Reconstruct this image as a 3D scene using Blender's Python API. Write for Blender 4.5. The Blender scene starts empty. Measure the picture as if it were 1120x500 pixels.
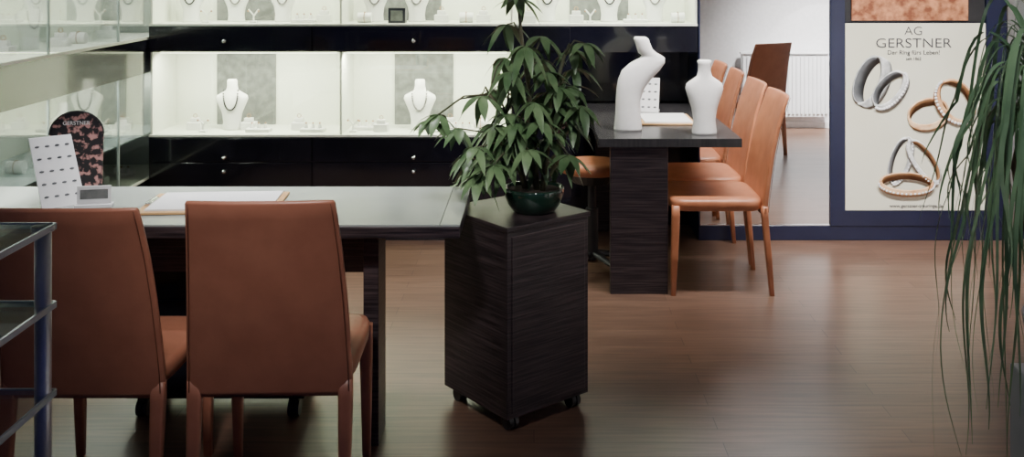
import bpy, bmesh, math, random
from mathutils import Vector, Matrix
random.seed(7)
scene = bpy.context.scene
COL = scene.collection

# ------------------------------------------------------------ materials
def mat(name, c1, c2=None, rough=0.5, metal=0.0, scale=8.0, stretch=(1,1,1), bump=0.0, emis=None, estr=0.0, coat=0.0, spec=0.5, lo=0.35, hi=0.65):
    m = bpy.data.materials.new(name); m.use_nodes = True
    nt = m.node_tree; b = nt.nodes['Principled BSDF']
    c2 = c2 or tuple(min(1, v*1.12) for v in c1)
    tc = nt.nodes.new('ShaderNodeTexCoord'); mp = nt.nodes.new('ShaderNodeMapping')
    mp.inputs['Scale'].default_value = stretch
    nz = nt.nodes.new('ShaderNodeTexNoise'); nz.inputs['Scale'].default_value = scale
    nz.inputs['Detail'].default_value = 5
    cr = nt.nodes.new('ShaderNodeValToRGB')
    cr.color_ramp.elements[0].position = lo; cr.color_ramp.elements[1].position = hi
    cr.color_ramp.elements[0].color = (*c1, 1); cr.color_ramp.elements[1].color = (*c2, 1)
    nt.links.new(tc.outputs['Object'], mp.inputs['Vector']); nt.links.new(mp.outputs[0], nz.inputs['Vector'])
    nt.links.new(nz.outputs['Fac'], cr.inputs['Fac']); nt.links.new(cr.outputs['Color'], b.inputs['Base Color'])
    b.inputs['Roughness'].default_value = rough; b.inputs['Metallic'].default_value = metal
    b.inputs['Coat Weight'].default_value = coat
    b.inputs['Specular IOR Level'].default_value = spec
    if emis:
        b.inputs['Emission Color'].default_value = (*emis, 1); b.inputs['Emission Strength'].default_value = estr
    if bump:
        bp = nt.nodes.new('ShaderNodeBump'); bp.inputs['Strength'].default_value = bump; bp.inputs['Distance'].default_value = 0.01
        nt.links.new(nz.outputs['Fac'], bp.inputs['Height']); nt.links.new(bp.outputs[0], b.inputs['Normal'])
    return m

def glassmat(name, tint=(0.9,0.97,0.93), gloss=0.10):
    m = bpy.data.materials.new(name); m.use_nodes = True
    nt = m.node_tree; nt.nodes.clear()
    o = nt.nodes.new('ShaderNodeOutputMaterial'); mx = nt.nodes.new('ShaderNodeMixShader')
    t = nt.nodes.new('ShaderNodeBsdfTransparent'); g = nt.nodes.new('ShaderNodeBsdfGlossy')
    t.inputs[0].default_value = (*tint, 1); g.inputs['Roughness'].default_value = 0.02
    lw = nt.nodes.new('ShaderNodeLayerWeight'); lw.inputs['Blend'].default_value = 0.35
    ma = nt.nodes.new('ShaderNodeMath'); ma.operation = 'MULTIPLY_ADD'
    ma.inputs[1].default_value = 0.45; ma.inputs[2].default_value = gloss; ma.use_clamp = True
    nt.links.new(lw.outputs['Facing'], ma.inputs[0]); nt.links.new(ma.outputs[0], mx.inputs[0])
    nt.links.new(t.outputs[0], mx.inputs[1]); nt.links.new(g.outputs[0], mx.inputs[2])
    nt.links.new(mx.outputs[0], o.inputs[0])
    return m

def floormat():
    m = bpy.data.materials.new('wood_floor_mat'); m.use_nodes = True
    nt = m.node_tree; b = nt.nodes['Principled BSDF']
    tc = nt.nodes.new('ShaderNodeTexCoord')
    br = nt.nodes.new('ShaderNodeTexBrick')
    br.inputs['Scale'].default_value = 1; br.inputs['Brick Width'].default_value = 1.25
    br.inputs['Row Height'].default_value = 0.095; br.inputs['Mortar Size'].default_value = 0.0013
    br.inputs['Color1'].default_value = (0.125, 0.074, 0.053, 1); br.inputs['Color2'].default_value = (0.168, 0.102, 0.073, 1)
    br.inputs['Mortar'].default_value = (0.042, 0.024, 0.018, 1)
    mp = nt.nodes.new('ShaderNodeMapping'); mp.inputs['Scale'].default_value = (1.5, 24, 1)
    nz = nt.nodes.new('ShaderNodeTexNoise'); nz.inputs['Scale'].default_value = 2.5; nz.inputs['Detail'].default_value = 7
    mx = nt.nodes.new('ShaderNodeMix'); mx.data_type = 'RGBA'; mx.blend_type = 'MULTIPLY'; mx.inputs[0].default_value = 0.85
    cr = nt.nodes.new('ShaderNodeValToRGB'); cr.color_ramp.elements[0].position = .3; cr.color_ramp.elements[1].position = .7
    cr.color_ramp.elements[0].color = (.58, .55, .53, 1); cr.color_ramp.elements[1].color = (1.15, 1.1, 1.05, 1)
    L = nt.links.new
    L(tc.outputs['Object'], br.inputs['Vector']); L(tc.outputs['Object'], mp.inputs['Vector']); L(mp.outputs[0], nz.inputs['Vector'])
    L(nz.outputs['Fac'], cr.inputs['Fac']); L(br.outputs['Color'], mx.inputs[6]); L(cr.outputs['Color'], mx.inputs[7])
    L(mx.outputs[2], b.inputs['Base Color']); b.inputs['Roughness'].default_value = 0.29
    return m

M = {}
M['floor'] = floormat()
M['wall'] = mat('white_plaster', (.72,.72,.74), (.78,.78,.80), .8, scale=30, bump=.05)
M['ceil'] = mat('ceiling_plaster', (.45,.45,.47), (.5,.5,.52), .9)
M['black'] = mat('black_gloss_lacquer', (.006,.006,.010), (.009,.009,.014), .12, coat=.3)
M['navy'] = mat('navy_lacquer', (.008,.010,.034), (.010,.013,.042), .3)
M['wenge'] = mat('wenge_wood', (.012,.009,.011), (.056,.039,.041), .38, scale=5, stretch=(1.0,1.0,30), bump=.1, lo=.40, hi=.66)
M['tabletop'] = mat('dark_tabletop', (.030,.029,.031), (.046,.044,.045), .25, scale=6, stretch=(14,1,1))
M['desktop'] = mat('greygreen_desktop', (.30,.33,.31), (.33,.36,.34), .2, scale=3)
M['leather'] = mat('cognac_leather', (.40,.145,.068), (.48,.185,.09), .38, scale=14, bump=.08)
M['leather_d'] = mat('brown_leather', (.38,.150,.090), (.43,.175,.105), .38, scale=14, bump=.08)
M['stitch'] = mat('leather_seam', (.14,.045,.025), (.18,.06,.03), .6)
M['chrome'] = mat('chrome', (.75,.77,.80), (.85,.86,.88), .22, 1.0)
M['steel'] = mat('grey_steel_post', (.42,.42,.43), (.50,.50,.51), .38, .6)
M['plastic'] = mat('black_plastic', (.012,.012,.014), (.02,.02,.022), .4)
M['white'] = mat('white_display', (.82,.81,.80), (.88,.87,.86), .45, scale=20)
M['niche'] = mat('niche_white', (.80,.82,.73), (.85,.87,.78), .6, scale=2)
M['nicheg'] = mat('niche_slate_fabric', (.11,.115,.11), (.19,.195,.19), .8, scale=22, bump=.1)
M['glass'] = glassmat('cabinet_glass', (.95,.98,.96), .06)
M['glassl'] = glassmat('side_cabinet_glass', (.90,.93,.92), .14)
M['glassedge'] = mat('glass_edge', (.40,.47,.46), (.48,.55,.54), .1, emis=None)
M['mirror'] = mat('mirror_silver', (.93,.93,.93), (.94,.94,.94), .0, 1.0)
M['leaf'] = mat('leaf_green', (.050,.105,.042), (.15,.235,.11), .34, scale=9)
M['leaf2'] = mat('palm_leaf_green', (.07,.15,.07), (.18,.30,.15), .45, scale=6)
M['stem'] = mat('stem_green', (.05,.06,.03), (.09,.08,.04), .6)
M['bark'] = mat('bark', (.10,.06,.04), (.2,.13,.09), .85, scale=30, bump=.5)
M['pot'] = mat('dark_green_ceramic', (.008,.024,.016), (.012,.034,.022), .10, coat=.6)
M['soil'] = mat('soil', (.02,.013,.01), (.05,.035,.025), .95, scale=60, bump=.6)
M['paper'] = mat('paper', (.74,.75,.76), (.8,.8,.8), .7)
M['poster'] = mat('poster_paper', (.74,.73,.58), (.80,.80,.67), .5, scale=1.2)
M['ink'] = mat('ink_grey', (.05,.05,.06), (.07,.07,.08), .6)
M['birch'] = mat('clipboard_wood', (.50,.29,.12), (.62,.38,.18), .5, scale=6, stretch=(1,14,1))
M['gold'] = mat('printed_gold', (.70,.36,.17), (.92,.66,.42), .35, scale=16)
M['goldd'] = mat('printed_gold_dark', (.26,.12,.05), (.45,.25,.12), .5)
M['silver'] = mat('printed_silver', (.38,.40,.40), (.88,.89,.88), .35, scale=16)
M['silverd'] = mat('printed_silver_dark', (.10,.11,.12), (.22,.23,.24), .5)
M['gem'] = mat('printed_diamond', (.85,.87,.9), (.95,.95,.97), .3)
M['bronze'] = mat('bronze_photo_print', (.20,.06,.025), (.62,.27,.13), .5, scale=22, bump=0)
M['beads'] = mat('black_beads', (.01,.01,.012), (.03,.03,.035), .2)
M['pearl'] = mat('grey_pearls', (.10,.095,.095), (.26,.25,.24), .25, scale=60)
M['pink'] = mat('blossom_print', (.015,.012,.015), (.55,.27,.25), .5, scale=44, lo=.50, hi=.60)
M['led'] = mat('led_tube', (.9,.9,.8), None, .5, emis=(1.0,1.0,.70), estr=5.0)
M['radi'] = mat('radiator_enamel', (.75,.76,.78), (.8,.81,.83), .35)
M['pedgrey'] = mat('pedestal_grey', (.30,.31,.36), (.34,.35,.40), .5)

# ------------------------------------------------------------ helpers
def root(name, loc=(0,0,0), rz=0):
    e = bpy.data.objects.new(name, None); COL.objects.link(e)
    e.empty_display_size = .1; e.location = loc; e.rotation_euler = (0,0,rz)
    return e

def mk(name, bm, m, parent=None, smooth=False, loc=(0,0,0), rot=(0,0,0)):
    bmesh.ops.recalc_face_normals(bm, faces=bm.faces)
    me = bpy.data.meshes.new(name); bm.to_mesh(me); bm.free()
    ms = m if isinstance(m, (list,tuple)) else [m]
    for x in ms: me.materials.append(M[x])
    if smooth:
        for p in me.polygons: p.use_smooth = True
    o = bpy.data.objects.new(name, me); COL.objects.link(o)
    o.location = loc; o.rotation_euler = rot
    if parent: o.parent = parent
    return o

def addbox(bm, x0,x1,y0,y1,z0,z1, mi=0, bev=0):
    vs = [bm.verts.new(v) for v in [(x0,y0,z0),(x1,y0,z0),(x1,y1,z0),(x0,y1,z0),(x0,y0,z1),(x1,y0,z1),(x1,y1,z1),(x0,y1,z1)]]
    fs = [bm.faces.new([vs[i] for i in f]) for f in [(0,3,2,1),(4,5,6,7),(0,1,5,4),(1,2,6,5),(2,3,7,6),(3,0,4,7)]]
    for f in fs: f.material_index = mi
    if bev:
        es = list({e for f in fs for e in f.edges})
        r = bmesh.ops.bevel(bm, geom=es, offset=bev, segments=2, affect='EDGES', profile=.5)
        for f in r['faces']: f.material_index = mi

def box(name, x0,x1,y0,y1,z0,z1, m, parent=None, bev=0.0, loc=(0,0,0), rot=(0,0,0)):
    bm = bmesh.new(); addbox(bm, x0,x1,y0,y1,z0,z1,0,bev)
    return mk(name, bm, m, parent, False, loc, rot)

def cyl(bm, c, r, h, axis='Z', seg=24, r2=None, mi=0):
    mt = Matrix.Translation(c)
    if axis == 'X': mt = mt @ Matrix.Rotation(math.pi/2, 4, 'Y')
    if axis == 'Y': mt = mt @ Matrix.Rotation(math.pi/2, 4, 'X')
    r_ = bmesh.ops.create_cone(bm, cap_ends=True, segments=seg, radius1=r, radius2=r if r2 is None else r2, depth=h, matrix=mt)
    for v in r_['verts']:
        for f in v.link_faces: f.material_index = mi

def loft(bm, secs, n=28, p=2.0, mi=0, curve=0.0):
    """secs: (cx,cy,z,hw,hd); superellipse cross section exponent p"""
    rings = []
    for (cx,cy,z,hw,hd) in secs:
        ring = []
        for i in range(n):
            a = 2*math.pi*(i+.5)/n
            ca, sa = math.cos(a), math.sin(a)
            x = math.copysign(abs(ca)**(2/p), ca)*hw; y = math.copysign(abs(sa)**(2/p), sa)*hd
            ring.append(bm.verts.new((cx+x, cy+y+curve*(x/max(hw,1e-6))**2, z)))
        rings.append(ring)
    for a, b in zip(rings, rings[1:]):
        for i in range(n):
            f = bm.faces.new((a[i], a[(i+1)%n], b[(i+1)%n], b[i])); f.material_index = mi
    for r in (rings[0], rings[-1]):
        f = bm.faces.new(r); f.material_index = mi

def tube(bm, pts, rads, n=8, mi=0):
    pts = [Vector(p) for p in pts]; rings = []
    for i, p in enumerate(pts):
        t = (pts[min(i+1,len(pts)-1)] - pts[max(i-1,0)]).normalized()
        u = t.cross(Vector((0,1,0.13))).normalized(); v = t.cross(u).normalized()
        r = rads[i] if isinstance(rads,(list,tuple)) else rads
        rings.append([bm.verts.new(p + (u*math.cos(2*math.pi*k/n)+v*math.sin(2*math.pi*k/n))*r) for k in range(n)])
    for a, b in zip(rings, rings[1:]):
        for i in range(n):
            f = bm.faces.new((a[i],a[(i+1)%n],b[(i+1)%n],b[i])); f.material_index = mi
    bm.faces.new(rings[0]); bm.faces.new(rings[-1])

def sph(bm, c, r, mi=0, seg=10):
    q = bmesh.ops.create_uvsphere(bm, u_segments=seg, v_segments=seg//2+1, radius=r, matrix=Matrix.Translation(c))
    for v in q['verts']:
        for f in v.link_faces: f.material_index = mi

# ------------------------------------------------------------ room shell
box('floor', -2.8,3.5,-2.0,6.4,-.1,0, 'floor')
box('ceiling', -2.8,3.5,1.2,6.4,2.8,2.9, 'ceil')
box('wall_back', -2.8,3.5,6.3,6.4,0,2.8, 'wall')
box('wall_left', -2.8,-2.7,-2.0,6.3,0,2.8, 'wall')
box('wall_right', 3.4,3.5,1.6,6.3,0,2.8, 'wall')
box('wall_front', 1.62,3.4,1.63,1.73,0,2.8, 'wall')

# ------------------------------------------------------------ back display cabinet
XL, XR, XM = -2.22, .944, .216
cab = root('display_cabinet')
box('lower_body', XL,XM,5.80,6.25,.0,.595,'black',cab)
box('recess_body', XM,XR,6.15,6.25,.0,1.243,'black',cab)
box('middle_body', XL,XM,5.80,6.25,1.085,1.235,'black',cab)
box('recess_header', XM,XR,5.80,6.15,1.085,1.235,'black',cab)
box('right_block', -.127,XM,5.80,6.25,.595,1.085,'black',cab)
box('lower_shelf_board', XL,-.127,5.795,6.25,.595,.607,'niche',cab)
box('upper_shelf_board', XL,XR,5.795,6.25,1.235,1.247,'niche',cab)
box('lower_back_panel', XL,-.127,6.20,6.25,.607,1.085,'niche',cab)
box('upper_back_panel', XL,XR,6.20,6.25,1.247,1.75,'niche',cab)
box('top_body', XL,XR,5.80,6.25,1.75,2.1,'black',cab)
for i,x in enumerate((-1.95,-.857)):
    box('slate_panel_low_%d'%i, x,x+.36,6.188,6.199,.607,1.085,'nicheg',cab)
for i,x in enumerate((-1.95,-.93,.22)):
    box('slate_panel_high_%d'%i, x,x+.36,6.188,6.199,1.247,1.75,'nicheg',cab)
for i,x in enumerate((-2.215,-1.122,-.135)):
    box('bay_divider_low_%d'%i, x,x+.012,5.81,6.19,.607,1.085,'niche',cab)
for i,x in enumerate((-2.215,-1.122,-.135,.93)):
    box('bay_divider_high_%d'%i, x,x+.012,5.81,6.19,1.247,1.75,'niche',cab)
for i,(a,b_) in enumerate(((-2.2,-1.12),(-1.115,-.13))):
    box('glass_low_%d'%i, a,b_,5.803,5.807,.607,1.085,'glass',cab)
for i,(a,b_) in enumerate(((-2.2,-1.12),(-1.115,-.13),(-.12,.93))):
    box('glass_high_%d'%i, a,b_,5.803,5.807,1.247,1.75,'glass',cab)
# drawer fronts with narrow gaps and knobs
bm = bmesh.new()
for (a,b_) in ((-2.2,-1.28),(-1.27,-.23),(-.22,.21)):
    addbox(bm,a,b_,5.788,5.80,1.093,1.228,0,.002)
    addbox(bm,a,b_,5.788,5.80,.455,.588,0,.002)
    addbox(bm,a,b_,5.788,5.80,.05,.448,0,.002)
mk('drawer_fronts',bm,'black',cab)
bm = bmesh.new()
for x in (-1.78,-.69):
    for z in (1.15,.40,.48):
        cyl(bm,(x,5.778,z),.011,.02,'Y',16)
        sph(bm,(x,5.766,z),.011)
mk('drawer_knobs',bm,'chrome',cab,True)
for nm,z,xs in (('led_low',1.078,((-2.18,-1.15),(-1.09,-.16))),('led_high',1.742,((-2.18,-1.15),(-1.09,-.16),(-.1,.9)))):
    for i,(a,b_) in enumerate(xs):
        bm = bmesh.new(); cyl(bm,((a+b_)/2,5.87,z),.006,b_-a,'X',10); mk('%s_%d'%(nm,i),bm,'led',cab)

# ------------------------------------------------------------ left display cabinet
lc = root('side_display_cabinet')
X0, X1 = -2.68, -2.23
box('base', X0,X1,3.0,6.19,.0,.35,'black',lc)
box('bottom_board', X0,X1+.004,3.0,6.19,.35,.362,'niche',lc)
box('band', X0,X1,3.0,6.19,.965,1.158,'black',lc)
box('band_shelf', X0,X1+.006,3.0,6.19,1.158,1.172,'niche',lc)
box('back_low', X0,X0+.02,3.0,6.19,.362,.965,'niche',lc)
box('back_high', X0,X0+.02,3.0,6.19,1.172,1.75,'niche',lc)
box('top', X0,X1,3.0,6.19,1.75,2.1,'black',lc)
box('reflection_standin_shelf', X0+.03,X1-.02,3.0,6.17,.600,.608,'glassedge',lc)  # added shelf, stands in for the back niche reflected in the glass
box('glass_low', X1-.006,X1-.002,3.0,6.19,.362,.965,'glassl',lc)
box('glass_high', X1-.006,X1-.002,3.0,6.19,1.172,1.75,'glassl',lc)
for i,y in enumerate((3.0,3.8,4.62,5.4,6.175)):
    box('post_low_%d'%i, X0+.02,X1-.01,y,y+.008,.362,.965,'glassl',lc)
    box('post_high_%d'%i, X0+.02,X1-.01,y,y+.008,1.172,1.75,'glassl',lc)
    box('edge_%d'%i, X1-.008,X1+.002,y,y+.01,1.172,1.75,'glassedge',lc)
    box('edge_low_%d'%i, X1-.008,X1+.002,y,y+.01,.362,.965,'glassedge',lc)
bm = bmesh.new(); cyl(bm,(-2.30,4.6,.958),.006,3.0,'Y',10); mk('led_low',bm,'led',lc)
bm = bmesh.new(); cyl(bm,(-2.30,4.6,1.743),.006,3.0,'Y',10); mk('led_high',bm,'led',lc)

# ------------------------------------------------------------ busts & small stands
def bust(loc, h=.30, rz=0, beads='beads', drop=.35):
    r = root('necklace_bust', loc, rz); s = h/.30
    bm = bmesh.new()
    S = [(0,0,0,.055,.045),(0,0,.012,.056,.045),(0,0,.05,.052,.040),(0,0,.10,.060,.038),(0,-.002,.15,.082,.036),(0,-.002,.185,.097,.032),
         (0,0,.205,.090,.029),(0,.003,.222,.058,.027),(0,.004,.235,.036,.026),(0,.004,.26,.030,.025),(0,.002,.29,.030,.026),(0,.002,.30,.024,.02)]
    loft(bm,[(a*s,b*s,c*s,d*s,e*s) for a,b,c,d,e in S],28,2.2)
    mk('form',bm,'white',r,True)
    if beads:
        bm = bmesh.new()
        for i in range(31):
            a = math.pi*i/30
            x = math.cos(a)*.043; z = .235 - math.sin(a)**.8*(.115 if drop>.3 else .08)
            y = -.034-.006*math.sin(a) if z < .225 else -.026
            sph(bm,(x*s,y*s,z*s),.0056*s,0,8)
        mk('bead_necklace',bm,beads,r,True)
    return r
bust((-1.80,6.0,.607),.30,0,'beads')
bust((-.68,6.0,.607),.30,0,'pearl')
for x in (-2.05,-1.78,-1.5,-.95,-.7,.08,.45,.72):
    bust((x,6.02,1.247),.27,0,'pearl' if int(x*10)%2 else 'beads')
bust((-2.46,5.25,.608),.26,math.radians(70),None)
bust((-2.46,4.9,1.172),.26,math.radians(70),'pearl')

def stands(name, items):
    """items: list of (x,y,z,kind)"""
    bm = bmesh.new()
    for (x,y,z,k) in items:
        if k == 0:      # block with ring
            addbox(bm,x-.042,x+.042,y-.035,y+.035,z,z+.045,0,.003)
            addbox(bm,x-.025,x+.025,y-.02,y+.02,z+.045,z+.07,0,.003)
            for i in range(10):
                a = 2*math.pi*i/10; sph(bm,(x+.011*math.cos(a),y,z+.082+.011*math.sin(a)),.003,1,6)
        elif k == 1:    # low tray with rings
            addbox(bm,x-.07,x+.07,y-.04,y+.04,z,z+.02,0,.003)
            for j in (-.04,0,.04):
                cyl(bm,(x+j,y,z+.033),.012,.026,'Z',10,.008)
                sph(bm,(x+j,y,z+.05),.006,1,6)
        elif k == 2:    # earring Y-stand
            addbox(bm,x-.02,x+.02,y-.02,y+.02,z,z+.012,0,.002)
            tube(bm,[(x,y,z+.012),(x,y,z+.045),(x-.03,y,z+.08)],.005,8,0)
            tube(bm,[(x,y,z+.04),(x+.03,y,z+.08)],.005,8,0)
            sph(bm,(x-.03,y-.006,z+.07),.006,1,6); sph(bm,(x+.03,y-.006,z+.07),.006,1,6)
        else:           # bangle pillow
            cyl(bm,(x,y,z+.03),.03,.08,'X',18)
            for i in range(16):
                a = 2*math.pi*i/16; sph(bm,(x,y+.032*math.cos(a),z+.032+.030*math.sin(a)),.004,1,6)
    return mk(name,bm,['white','goldd'])
L = .607
stands('jewelry_stands', [(-2.02,6.0,L,0),(-1.62,5.92,L,1),(-1.70,6.0,L,0),(-1.94,5.9,L,2),(-1.40,6.0,L,0),(-1.30,5.92,L,1),
   (-1.0,6.0,L,1),(-.90,5.93,L,0),(-.5,6.0,L,0),(-.42,5.92,L,1),(-.32,6.05,L,3),(-1.06,5.9,L,2),(-.56,5.9,L,2),(-.22,5.93,L,0)])
L = 1.247
stands('jewelry_stands', [(-1.92,5.9,L,2),(-1.65,5.92,L,2),(-1.36,5.95,L,1),(-1.25,6.0,L,0),(-1.0,5.95,L,3),(-.55,6.0,L,0),
   (-.4,5.95,L,3),(-.3,6.0,L,0),(-.03,5.92,L,0),(.25,5.95,L,0),(.33,5.9,L,2),(.6,5.95,L,1),(.85,5.95,L,3)])
stands('jewelry_stands', [(-2.42,4.35,1.172,3),(-2.40,4.55,1.172,0),(-2.40,5.1,1.172,0),(-2.40,5.3,1.172,3),(-2.42,5.7,1.172,0),(-2.42,4.1,1.172,0),
   (-2.42,5.5,.608,0),(-2.42,5.7,.608,0),(-2.42,5.9,.608,0),(-2.42,4.7,.608,3),(-2.42,4.4,.608,0),(-2.42,5.6,.362,0),(-2.4,5.85,.362,1)])  # mid-shelf pieces stand in for back niche displays mirrored in the glass
# shelf watch box (dark) in upper niche
wb = root('watch_box',(-.80,5.90,1.2475)); box('case',-.05,.05,-.04,.04,0,.09,'plastic',wb,.004); box('lid_card',-.035,.035,-.043,-.040,.015,.075,'nicheg',wb)

# ------------------------------------------------------------ poster partition and mirror
part = root('partition')
box('core',.948,2.69,5.82,6.28,0,2.8,'navy',part)
box('plinth',.948,2.72,5.795,5.82,0,.085,'navy',part,.003)
box('stile_left',.948,.956,5.79,5.82,.085,2.4,'navy',part)
box('stile_mid',1.708,1.79,5.79,5.82,.085,2.4,'navy',part)
box('stile_right',2.605,2.72,5.79,5.82,.085,2.4,'navy',part)
box('rail_low',1.79,2.605,5.79,5.82,.085,.172,'navy',part)
mr = root('wall_mirror'); box('mirror_glass',.957,1.707,5.805,5.812,.088,2.4,'mirror',mr)
box('trim_1',.957,1.707,5.798,5.814,.083,.090,'chrome',None)

po = root('wedding_ring_poster')
PY = 5.79
box('sheet',1.793,2.60,PY,PY+.01,.175,1.252,'poster',po)
def text(s, x, z, size, m='ink', par=po, y=PY-.002, rot=(math.pi/2,0,0), sx=1, off=0):
    c = bpy.data.curves.new('lettering','FONT'); c.body = s; c.size = size; c.align_x = 'CENTER'; c.extrude = .0006; c.offset = off
    c.materials.append(M[m]); o = bpy.data.objects.new('lettering', c); COL.objects.link(o)
    o.location = (x,y,z); o.rotation_euler = rot; o.scale = (sx,1,1); o.parent = par
    return o
text('AG',2.185,1.185,.070,sx=1.1,off=-.0010); text('GERSTNER',2.185,1.112,.078,sx=1.18,off=-.0006)
text('Der Ring fürs Leben!',2.185,1.072,.036); text('seit 1862',2.185,1.040,.024)
text('www.gerstner-trauringe.de',2.2,.192,.028)
def pring(cx, cz, R, w, tilt, roll, mo, mi_, gems=False, order=0):
    """printed ring: flat projection of a real band, 6 mm deep relief"""
    bm = bmesh.new(); n = 56
    rot = Matrix.Rotation(roll,4,'Y') @ Matrix.Rotation(tilt,4,'X')
    T = .09
    def P(r,h,a):
        v = rot @ Vector((r*math.cos(a), r*math.sin(a), h))
        return bm.verts.new((cx+v.x, PY-.006-order*.004+v.y*.015, cz+v.z))
    prof = [(R,-w/2),(R*1.03,0),(R,w/2),(R*(1-T),w/2),(R*(1-T),-w/2)]
    rings = [[P(r,h,2*math.pi*i/n) for i in range(n)] for r,h in prof]
    for j in range(5):
        A, B = rings[j], rings[(j+1)%5]
        for i in range(n):
            f = bm.faces.new((A[i],A[(i+1)%n],B[(i+1)%n],B[i])); f.material_index = 1 if j == 3 else 0
    if gems:
        for i in range(40):
            a = 2*math.pi*i/40; v = rot @ Vector((R*1.03*math.cos(a), R*1.03*math.sin(a), 0))
            if v.y < 0.02*R: 
                q = bmesh.ops.create_icosphere(bm, subdivisions=1, radius=w*.20, matrix=Matrix.Translation((cx+v.x, PY-.008-order*.004+v.y*.015, cz+v.z)) @ Matrix.Diagonal((1,.12,1,1)))
                for vv in q['verts']:
                    for f in vv.link_faces: f.material_index = 2
    me = bpy.data.meshes.new('printed_ring'); bm.normal_update(); bm.to_mesh(me); bm.free()
    for x in (mo, mi_, 'gem'): me.materials.append(M[x])
    for p in me.polygons: p.use_smooth = True
    o = bpy.data.objects.new('printed_ring', me); COL.objects.link(o); o.parent = po
R_ = math.radians
pring(1.945,.915,.150,.070,R_(28),R_(-68),'silver','silverd',False,0)
pring(2.050,.865,.125,.048,R_(30),R_(-50),'silver','silverd',True,1)
pring(2.27,.725,.120,.050,R_(40),R_(-14),'gold','goldd',False,0)
pring(2.42,.800,.135,.052,R_(44),R_(55),'gold','goldd',True,1)
pring(2.11,.46,.140,.028,R_(22),R_(-72),'silver','silverd',True,0)
pring(2.24,.455,.145,.028,R_(22),R_(56),'silver','goldd',True,1)
pring(2.14,.325,.155,.038,R_(20),R_(2),'gold','goldd',True,2)
po2 = root('bronze_poster'); box('print',1.83,2.50,PY,PY+.02,1.268,2.1,'bronze',po2); box('border',1.795,2.60,PY+.012,PY+.024,1.262,2.12,'plastic',po2)

# glass door at the right edge
gd = root('door_1')
box('frame_left',2.74,2.79,5.82,5.87,0,2.2,'chrome',gd); box('frame_right',3.33,3.38,5.82,5.87,0,2.2,'chrome',gd)
box('frame_bottom',2.79,3.33,5.82,5.87,.0,.09,'navy',gd); box('frame_top',2.79,3.33,5.82,5.87,2.15,2.2,'chrome',gd)
box('pane',2.79,3.33,5.84,5.85,.09,2.15,'glassl',gd)

# ------------------------------------------------------------ chairs
def chair(loc, rz, m='leather', name='leather_chair', zs=1.0):
    r = root(name, (loc[0],loc[1],0), rz); r.scale = (1,1,zs)
    bm = bmesh.new()   # back shell
    S = [(0,-.225,.385,.228,.013),(0,-.226,.40,.229,.015),(0,-.230,.46,.228,.016),(0,-.243,.56,.224,.016),(0,-.262,.68,.218,.015),
         (0,-.288,.80,.211,.014),(0,-.318,.90,.203,.013),(0,-.334,.945,.199,.012),(0,-.337,.953,.195,.008)]
    loft(bm,S,44,5,curve=-.0)
    for v in bm.verts: v.co.y -= .022*(1-(v.co.x/.23)**2)*min(1,max(0,(v.co.z-.42)/.2))
    mk('back',bm,m,r,True)
    bm = bmesh.new()   # seat
    loft(bm,[(0,0,.405,.215,.213),(0,0,.415,.224,.222),(0,0,.445,.226,.224),(0,0,.458,.220,.218),(0,0,.462,.20,.20)],48,7)
    mk('seat',bm,m,r,True)
    for i,(x,y,dx,dy) in enumerate(((-.208,-.226,-.0,-.035),(.208,-.226,.0,-.035),(-.205,.200,0,.012),(.205,.200,0,.012))):
        bm = bmesh.new()
        h = .0155 if i<2 else .020
        loft(bm,[(x+dx,y+dy,0,.013,.011),(x+dx*.5,y+dy*.5,.2,.017,h*.9),(x,y,.38,.0205,h),(x,y,.43,.0205,h*.9)],20,5)
        mk('leg_%d'%(i+1),bm,m,r,True)
    bm = bmesh.new()
    for sx in (-1,1):
        pts = []
        for (cx,cy,z,hw,hd) in S[1:8]:
            x = sx*(hw-.010); pts.append((x,cy-hd-.001-.022*(1-(x/.23)**2)*min(1,max(0,(z-.42)/.2)),z))
        tube(bm,pts,.0014,6)
    mk('seams',bm,'stitch',r,True)
    return r
chair((-.738,3.02),R_(1.5),'leather_d',zs=.998); chair((-1.255,3.03),R_(0),'leather_d',zs=.975)
chair((.880,5.03),R_(90)); chair((.885,5.53),R_(91))
chair((1.80,3.05),R_(150),'leather_d')

# ------------------------------------------------------------ front desk
dk = root('consultation_desk')
box('top',-2.15,-.235,3.19,3.76,.712,.748,'wenge',dk,.002)
box('top_glass',-2.15,-.30,3.195,3.755,.748,.754,'desktop',dk,.001)
box('end_cap',-.298,-.235,3.195,3.755,.748,.754,'desktop',dk,.001)
box('leg_panel',-.56,-.51,3.30,3.46,0,.712,'wenge',dk,.002)
box('leg_panel_far',-2.05,-1.99,3.30,3.46,0,.712,'wenge',dk,.002)
box('stretcher',-1.99,-.56,3.37,3.40,.55,.712,'wenge',dk,.002)

def castor(bm,x,y,z0=0.0,r=.025):
    cyl(bm,(x,y,z0+r),r,.018,'X',18); cyl(bm,(x+.022,y,z0+r),r,.014,'X',18)
    addbox(bm,x-.006,x+.026,y-.012,y+.016,z0+r,z0+r*2+.010)
dp = root('rolling_drawer_pedestal')
box('body',-1.42,-.80,3.50,3.78,.07,.60,'black',dp,.003)
for i in range(3): box('drawer_%d'%i,-1.41,-.81,3.49,3.50,.08+i*.173,.245+i*.173,'black',dp,.002)
bm = bmesh.new()
for x in (-1.38,-.85):
    for y in (3.53,3.74): castor(bm,x,y,0,.028)
mk('castors',bm,'plastic',dp)

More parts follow.
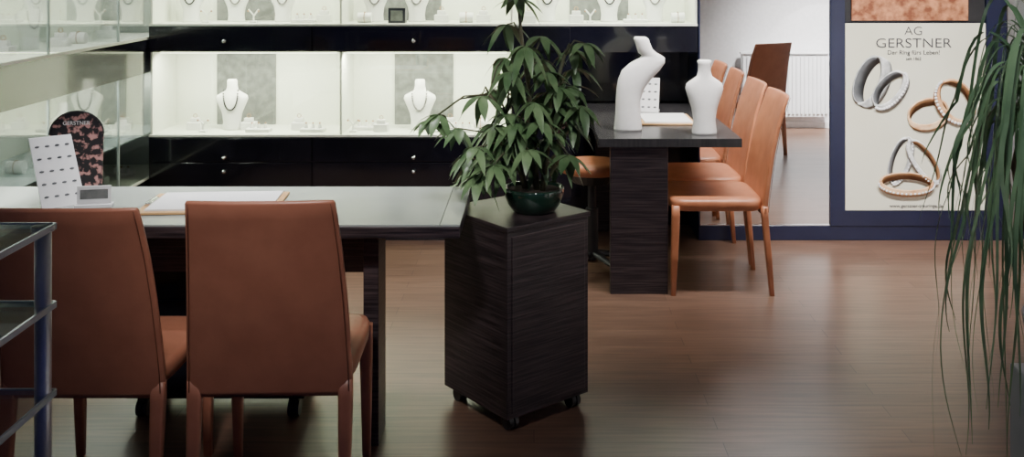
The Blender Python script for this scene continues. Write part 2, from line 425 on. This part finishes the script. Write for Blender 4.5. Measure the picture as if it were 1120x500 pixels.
# clipboard on front desk
def clip(loc, rz, w, d):
    r = root('clipboard', loc, rz)
    box('board',-w/2,w/2,-d/2,d/2,0,.008,'birch',r,.002); box('paper_stack',-w/2+.03,w/2-.02,-d/2+.02,d/2-.015,.008,.014,'paper',r)
    box('clamp',-w/2+.006,-w/2+.028,-.05,.05,.008,.018,'chrome',r,.003)
clip((-1.10,3.47,.7555),R_(4),.46,.29)

# brochure, card stand, small card
br = root('arched_brochure',(-1.690,3.70,.7545),R_(8))
bm = bmesh.new(); pts=[(-.095,0),(.095,0),(.095,.20)]+[(.095*math.cos(a),.20+.085*math.sin(a)) for a in [math.pi*i/16 for i in range(1,16)]]+[(-.095,.20)]
A=[bm.verts.new((x,0+z*.12,z)) for x,z in pts]; B=[bm.verts.new((x,.008+z*.12,z)) for x,z in pts]
bm.faces.new(A); bm.faces.new(B)
for i in range(len(A)): bm.faces.new((A[i],A[(i+1)%len(A)],B[(i+1)%len(A)],B[i]))
mk('card',bm,'pink',br)
bm = bmesh.new(); tube(bm,[(x*1.01,z*.12-.002,z) for x,z in pts[2:]],.003,6); mk('card_edge',bm,'plastic',br,True)
text('GERSTNER',0,.235,.020,'paper',br,.022)
box('foot',-.03,.03,.0,.045,0,.012,'plastic',br,.002)
cs = root('ring_card_stand',(-1.625,3.46,.7545),R_(42))
bm = bmesh.new()
A=[(-.070,-.03,0),(.070,-.03,0),(.070,.125,.220),(-.070,.125,.220)]
v=[bm.verts.new(p) for p in A]+[bm.verts.new((p[0],p[1]+.008,p[2])) for p in A]
for f in [(0,1,2,3),(7,6,5,4),(0,4,5,1),(1,5,6,2),(2,6,7,3),(3,7,4,0)]: bm.faces.new([v[i] for i in f])
mk('panel',bm,'paper',cs)
box('back_leg',-.02,.02,-.02,.09,0,.01,'paper',cs)
bm = bmesh.new()
for i in range(4):
    for j in range(5):
        z=.035+j*.039; x=-.050+i*.033; y=-.03+.155*z/.220-.002
        bmesh.ops.create_icosphere(bm,subdivisions=1,radius=.009,matrix=Matrix.Translation((x,y,z))@Matrix.Diagonal((1,.25,.5,1)))
mk('ring_pictures',bm,'silverd',cs)
sc = root('price_card',(-1.50,3.43,.7545),R_(10))
box('base',-.060,.060,-.02,.02,0,.012,'paper',sc,.002); box('face',-.055,.055,.0,.005,.012,.072,'paper',sc); box('print',-.045,.045,-.002,.0,.028,.06,'nicheg',sc)

# ------------------------------------------------------------ planter box on castors
pb = root('rolling_planter_box',(-.090,3.37,0),R_(39))
a_, l_ = .365, .375
box('body',.0,a_,.0,l_,.052,.682,'wenge',pb,.002)
box('top_plate',-.006,a_+.006,-.006,l_+.006,.682,.700,'wenge',pb,.003)
box('door_gap_front',.018,a_-.018,-.004,.0,.07,.665,'wenge',pb,.002)
bm = bmesh.new()
for x in (.035,a_-.05):
    for y in (.04,l_-.04): castor(bm,x,y,0,.024)
mk('castors',bm,'plastic',pb)

# ------------------------------------------------------------ schefflera
pl = root('potted_schefflera',(0.0,3.60,.7005))
bm = bmesh.new()
loft(bm,[(0,0,0,.070,.070),(0,0,.006,.078,.078),(0,0,.03,.095,.095),(0,0,.06,.106,.106),(0,0,.082,.109,.109),(0,0,.088,.107,.107),(0,0,.086,.100,.100),(0,0,.074,.098,.098)],40,2)
mk('pot',bm,'pot',pl,True)
bm = bmesh.new(); cyl(bm,(0,0,.074),.097,.006,'Z',30); mk('soil',bm,'soil',pl)
def leaflet(bm, base, d, L, W, n=7):
    d = d.normalized(); side = d.cross(Vector((0,0,1)))
    if side.length < .1: side = Vector((1,0,0))
    side.normalize(); up = side.cross(d).normalized()
    prev=None; droop = random.uniform(.35,.85)
    for i in range(n+1):
        t=i/n; c = base + d*(L*t) - Vector((0,0,1))*(droop*L*t*t)
        w = W*max(.04,math.sin(math.pi*(t**.92))**.85) if 0<i<n else W*.05
        a=bm.verts.new(c-side*w+up*w*.22); m_=bm.verts.new(c); b=bm.verts.new(c+side*w+up*w*.22)
        if prev:
            bm.faces.new((prev[0],prev[1],m_,a)); bm.faces.new((prev[1],prev[2],b,m_))
        prev=(a,m_,b)
leaves = bmesh.new(); stems = bmesh.new()
trunks = [[(0.01,0,.07),(.0,.0,.25),(-.02,0,.45),(-.045,.01,.62),(-.06,0,.80)],[(-.03,.02,.07),(-.06,.02,.2),(-.10,0,.34),(-.16,-.02,.42)],
          [(.03,-.02,.07),(.05,-.02,.25),(.07,-.02,.42),(.11,0,.56)]]
for t in trunks: tube(stems,t,[.011-.0015*i for i in range(len(t))],8)
hubs = [(-.34,.345),(-.375,.32),(-.27,.30),(-.245,.17),(-.15,.42),(-.08,.46),(.02,.53),(.145,.57),(.18,.60),(.09,.45),(.05,.34),(-.045,.28),
        (-.14,.19),(.02,.19),(.12,.22),(-.19,.15),(-.03,.60),(-.06,.76),(-.05,.83),(-.20,.25),(.12,.34),(-.09,.35),(.0,.40),(.07,.28),(-.15,.29),
        (.14,.44),(-.02,.24),(.10,.18),(-.10,.18),(-.22,.11),(.05,.50),(-.11,.54),(.03,.62),(.15,.50),(.17,.38),(.14,.30),(-.10,.66)]
for _ in range(18):
    a=random.uniform(0,2*math.pi); rr=math.sqrt(random.random())
    hubs.append((-.02+.20*rr*math.cos(a), .34+.20*rr*math.sin(a)))
alltr=[Vector(p) for t in trunks for p in t[1:]]
for (hx,hz) in hubs:
    hy = random.uniform(-.15,.15)
    if hx<-.3 : hy=random.uniform(-.05,.05)
    h = Vector((hx,hy,max(.15,hz)))
    if h.z<.21 and abs(hx)<.11: h.y = abs(hy)+.02
    src = min(alltr,key=lambda p:(p-h-Vector((0,0,-.1))).length)
    mid = (src+h)/2+Vector((0,0,.03))
    tube(stems,[src,mid,h],[.004,.003,.0025],6)
    n = random.choice((6,7,7,8)); a0=random.uniform(0,6.28)
    out = Vector((h.x-src.x,h.y-src.y,0))
    for k in range(n):
        a=a0+2*math.pi*k/n
        d=Vector((math.cos(a),math.sin(a),random.uniform(-.70,.05)))+out*1.5
        leaflet(leaves,h,d,random.uniform(.072,.108),random.uniform(.0145,.020))
for v in leaves.verts:
    if v.co.x<-.2 and v.co.z<.062: v.co.z=.062+random.random()*.004
mk('leaves',leaves,'leaf',pl,True); mk('stems',stems,'stem',pl,True)

# ------------------------------------------------------------ second table with busts
tb = root('consultation_table')
box('top',.31,1.0,4.83,6.12,.708,.750,'tabletop',tb,.002)
box('end_panel',.368,.645,4.84,4.90,0,.708,'wenge',tb,.002)
box('far_panel',.368,.645,6.0,6.06,0,.708,'wenge',tb,.002)
box('rail',.49,.53,4.90,6.0,.60,.708,'wenge',tb,.002)
sb = root('necklace_bust',(.475,5.08,.7505))
bm = bmesh.new()
loft(bm,[(0,0,0,.070,.050),(0,0,.01,.071,.051),(0,0,.08,.064,.048),(0,0,.15,.062,.046),(.012,0,.21,.070,.045),(.035,0,.26,.084,.043),(.066,0,.305,.096,.040),
         (.098,0,.34,.088,.036),(.122,0,.366,.064,.030),(.120,0,.378,.050,.028),(.098,0,.392,.046,.030),(.085,0,.41,.039,.031),(.074,0,.44,.037,.031),(.066,0,.462,.038,.030),(.062,0,.472,.028,.024)],32,2.2)
mk('form',bm,'white',sb,True)
sb2 = root('necklace_bust',(.842,4.97,.7505))
bm = bmesh.new()
loft(bm,[(0,0,0,.060,.048),(0,0,.01,.061,.048),(0,0,.07,.054,.044),(0,0,.13,.064,.043),(0,0,.19,.084,.042),(0,0,.225,.094,.038),(0,0,.25,.088,.034),(0,0,.27,.060,.031),
         (0,0,.285,.038,.029),(0,0,.31,.031,.028),(0,0,.345,.031,.028),(0,0,.36,.036,.030),(0,0,.366,.028,.022)],32,2.2)
mk('form',bm,'white',sb2,True)
clip((.70,5.42,.7505),R_(0),.30,.36)
ps = root('brochure_stand',(.655,5.72,.7505),R_(-14))
bm=bmesh.new()
A=[(-.055,-.02,0),(.055,-.02,0),(.055,.05,.19),(-.055,.05,.19)]
v=[bm.verts.new(p) for p in A]+[bm.verts.new((p[0],p[1]+.006,p[2])) for p in A]
for f in [(0,1,2,3),(7,6,5,4),(0,4,5,1),(1,5,6,2),(2,6,7,3),(3,7,4,0)]: bm.faces.new([v[i] for i in f])
mk('panel',bm,'paper',ps); box('foot',-.05,.05,-.02,.08,0,.008,'paper',ps)
bm=bmesh.new()
for i in range(3):
    for j in range(4):
        z=.03+j*.042; bmesh.ops.create_icosphere(bm,subdivisions=1,radius=.010,matrix=Matrix.Translation((-.034+i*.034,-.02+.07*z/.19-.002,z))@Matrix.Diagonal((1,.15,.6,1)))
mk('ring_pictures',bm,'silverd',ps)

# ------------------------------------------------------------ stool
st = root('swivel_stool',(.30,5.20,0))
bm=bmesh.new(); loft(bm,[(0,0,.515,.150,.150),(0,0,.525,.168,.168),(0,0,.555,.172,.172),(0,0,.568,.160,.160),(0,0,.574,.12,.12)],40,2); mk('seat',bm,'leather',st,True)
bm=bmesh.new(); cyl(bm,(0,0,.49),.10,.05,'Z',24,.14); cyl(bm,(0,0,.38),.022,.26); cyl(bm,(0,0,.2),.032,.26)
for k in range(5):
    a=2*math.pi*k/5+.3; c,s=math.cos(a),math.sin(a)
    tube(bm,[(0,0,.10),(c*.10,s*.10,.085),(c*.20,s*.20,.062)],[.020,.017,.012],8)
    castor(bm,c*.20-.01,s*.20,0,.026)
mk('base',bm,'plastic',st)

# ------------------------------------------------------------ glass vitrine (left foreground)
vt = root('glass_vitrine')
vx1,vx0,vy1,vy0 = -1.09,-1.75,2.29,1.70
for i,z in enumerate((.978,.80,.60,.38,.12)):
    box('shelf_%d'%i,vx0,vx1,vy0,vy1,z,z+.010,'glassl',vt)
    bm=bmesh.new()
    addbox(bm,vx1-.002,vx1+.004,vy0,vy1,z-.002,z+.012); addbox(bm,vx0,vx1,vy1-.002,vy1+.004,z-.002,z+.012)
    mk('shelf_rim_%d'%i,bm,'glassedge',vt)
bm=bmesh.new()
for x in (vx0+.02,vx1-.018):
    for y in (vy0+.03,vy1-.02):
        cyl(bm,(x,y,.49),.018,.972,'Z',24); cyl(bm,(x,y,.982),.024,.012,'Z',20)
mk('posts',bm,'steel',vt,True)
box('inner_tray',-1.65,-1.2,1.8,2.2,.811,.83,'white',vt,.004)

# ------------------------------------------------------------ ponytail palm
pp = root('ponytail_palm',(1.38,2.62,0))
box('pedestal',-.09,.12,-.11,.11,0,.50,'pedgrey',pp,.006)
bm=bmesh.new(); loft(bm,[(0,0,.50,.070,.070),(0,0,.52,.078,.078),(0,0,.66,.10,.10),(0,0,.67,.098,.098),(0,0,.65,.09,.09)],30,2); mk('pot',bm,'pedgrey',pp,True)
bm=bmesh.new(); tube(bm,[(0,0,.64),(-.02,0,.70),(-.04,0,.82),(-.085,0,.92),(-.105,0,1.05),(-.08,0,1.2),(-.07,0,1.34)],[.06,.05,.036,.030,.030,.024,.020],12); mk('trunk',bm,'bark',pp,True)
bm=bmesh.new()
for k in range(80):
    a = random.uniform(math.pi*.6,math.pi*1.4) if k%5 else random.uniform(0,6.28)
    reach = random.uniform(.06,.27); 
    if math.cos(a)>.3: reach*=.5
    length = random.uniform(.25,.65) if k%3 else random.uniform(.65,1.05)
    rise = random.uniform(.04,.20); z0=random.uniform(1.10,1.36)
    w = random.uniform(.0040,.0075); ph=random.uniform(0,6.28); amp=random.uniform(.010,.036)
    prev=None; n=26; side=Vector((-math.sin(a),math.cos(a),0)); tw=random.uniform(-1,1)
    side = (side*math.cos(tw)+Vector((math.cos(a),math.sin(a),0))*math.sin(tw))
    curl = random.uniform(-.03,.07)
    for i in range(n+1):
        t=i/n
        rad = reach*(1-math.exp(-3.6*t)) - curl*t**3
        z = z0+rise*math.sin(min(1,t*2.6)*math.pi) - length*max(0,t-.08)**1.15
        wob = amp*math.sin(8*t+ph)*t
        c=Vector((-.07+math.cos(a)*rad+wob, math.sin(a)*rad+wob*.6, z))
        ww=w*(1-t**2.5)+.0006
        p=(bm.verts.new(c-side*ww),bm.verts.new(c+side*ww))
        if prev: bm.faces.new((prev[0],prev[1],p[1],p[0]))
        prev=p
mk('leaves',bm,'leaf2',pp,True)

# ------------------------------------------------------------ radiator (seen in mirror)
rd = root('radiator')
bm=bmesh.new(); addbox(bm,2.02,2.86,1.78,1.83,.12,.74,0,.004)
for i in range(21):
    x=2.04+i*.04; addbox(bm,x-.012,x+.012,1.83,1.842,.15,.71,0,.004)
addbox(bm,2.01,2.87,1.77,1.845,.735,.75)
mk('panel',bm,'radi',rd)
bm=bmesh.new(); cyl(bm,(2.1,1.80,.06),.01,.12); cyl(bm,(2.15,1.80,.06),.01,.12); mk('pipes',bm,'radi',rd)
box('baseboard_front',1.62,3.4,1.73,1.745,0,.06,'wall')

# ------------------------------------------------------------ lights
def area(name, loc, sx, sy, power, col, rot=(0,0,0), spread=180):
    l=bpy.data.lights.new(name,'AREA'); l.shape='RECTANGLE'; l.size=sx; l.size_y=sy; l.energy=power; l.color=col
    l.spread=R_(spread)
    o=bpy.data.objects.new(name,l); COL.objects.link(o); o.location=loc; o.rotation_euler=rot; return o
def spot(name, loc, target, power, col, angle, blend, rad=.15):
    l=bpy.data.lights.new(name,'SPOT'); l.energy=power; l.color=col; l.spot_size=R_(angle); l.spot_blend=blend; l.shadow_soft_size=rad
    o=bpy.data.objects.new(name,l); COL.objects.link(o); o.location=loc
    o.rotation_euler=(Vector(target)-Vector(loc)).to_track_quat('-Z','Y').to_euler(); return o
G=(1.0,1.0,.78)
for i,(x,z) in enumerate(((-1.66,1.07),(-.62,1.07),(-1.66,1.735),(-.62,1.735),(.4,1.735))):
    area('niche_lamp_%d'%i,(x,5.86,z),.95,.05,21,G,(R_(18),0,0))
area('side_niche_lamp_low',(-2.29,4.7,.95),.05,2.8,15,(.98,1,.90),(0,R_(-15),0))
area('side_niche_lamp_high',(-2.29,4.7,1.735),.05,2.8,24,(.98,1,.90),(0,R_(-15),0))
area('added_fill_right',(.9,4.45,2.76),1.2,.3,34,(1,.96,.93),(R_(25),0,0),spread=76)  # added fill, no known fixture; tilted back to keep the foreground dark
area('added_fill_poster',(2.2,4.40,2.76),1.2,.3,33,(1,.96,.92),(R_(29),0,0),spread=77)  # added fill to brighten the poster, not a known fixture
area('added_fill_desk_top',(-1.15,3.85,2.76),1.2,.3,15,(.98,.98,1),(R_(6),0,0),spread=54)  # invented source, narrow spread to lift the desk top
area('added_fill_mirror',(2.80,2.9,2.76),.7,.8,80,(1,.97,.95),(R_(-24),0,0),spread=58)  # added out of view to brighten the wall reflected in the mirror
spot('added_spot_desk',(-.7,1.45,2.72),(-.80,3.25,1.06),290,(1,.95,.93),44,1.0)  # made-up spot behind the camera side, lifts chair backs and desk
spot('added_spot_plant',(.25,1.75,2.72),(-.05,3.60,1.02),140,(1,.98,.96),29,1.0)  # extra spot added to light the schefflera
spot('added_spot_palm',(.75,1.55,2.72),(1.22,2.62,1.38),75,(.96,.98,1),36,1.0)  # extra unseen spot added to lift the palm leaves
w=bpy.data.worlds.new('world'); scene.world=w; w.use_nodes=True
w.node_tree.nodes['Background'].inputs[0].default_value=(.045,.055,.22,1); w.node_tree.nodes['Background'].inputs[1].default_value=.48

# ------------------------------------------------------------ camera (level, shifted lens)
cd=bpy.data.cameras.new('camera'); cam=bpy.data.objects.new('camera',cd); COL.objects.link(cam)
cam.location=(0,0,1.57); cam.rotation_euler=(math.pi/2,0,0)
cd.sensor_width=36; cd.lens=35.36; cd.shift_x=-24/1120; cd.shift_y=-285/1120; cd.clip_start=.05
scene.camera=cam
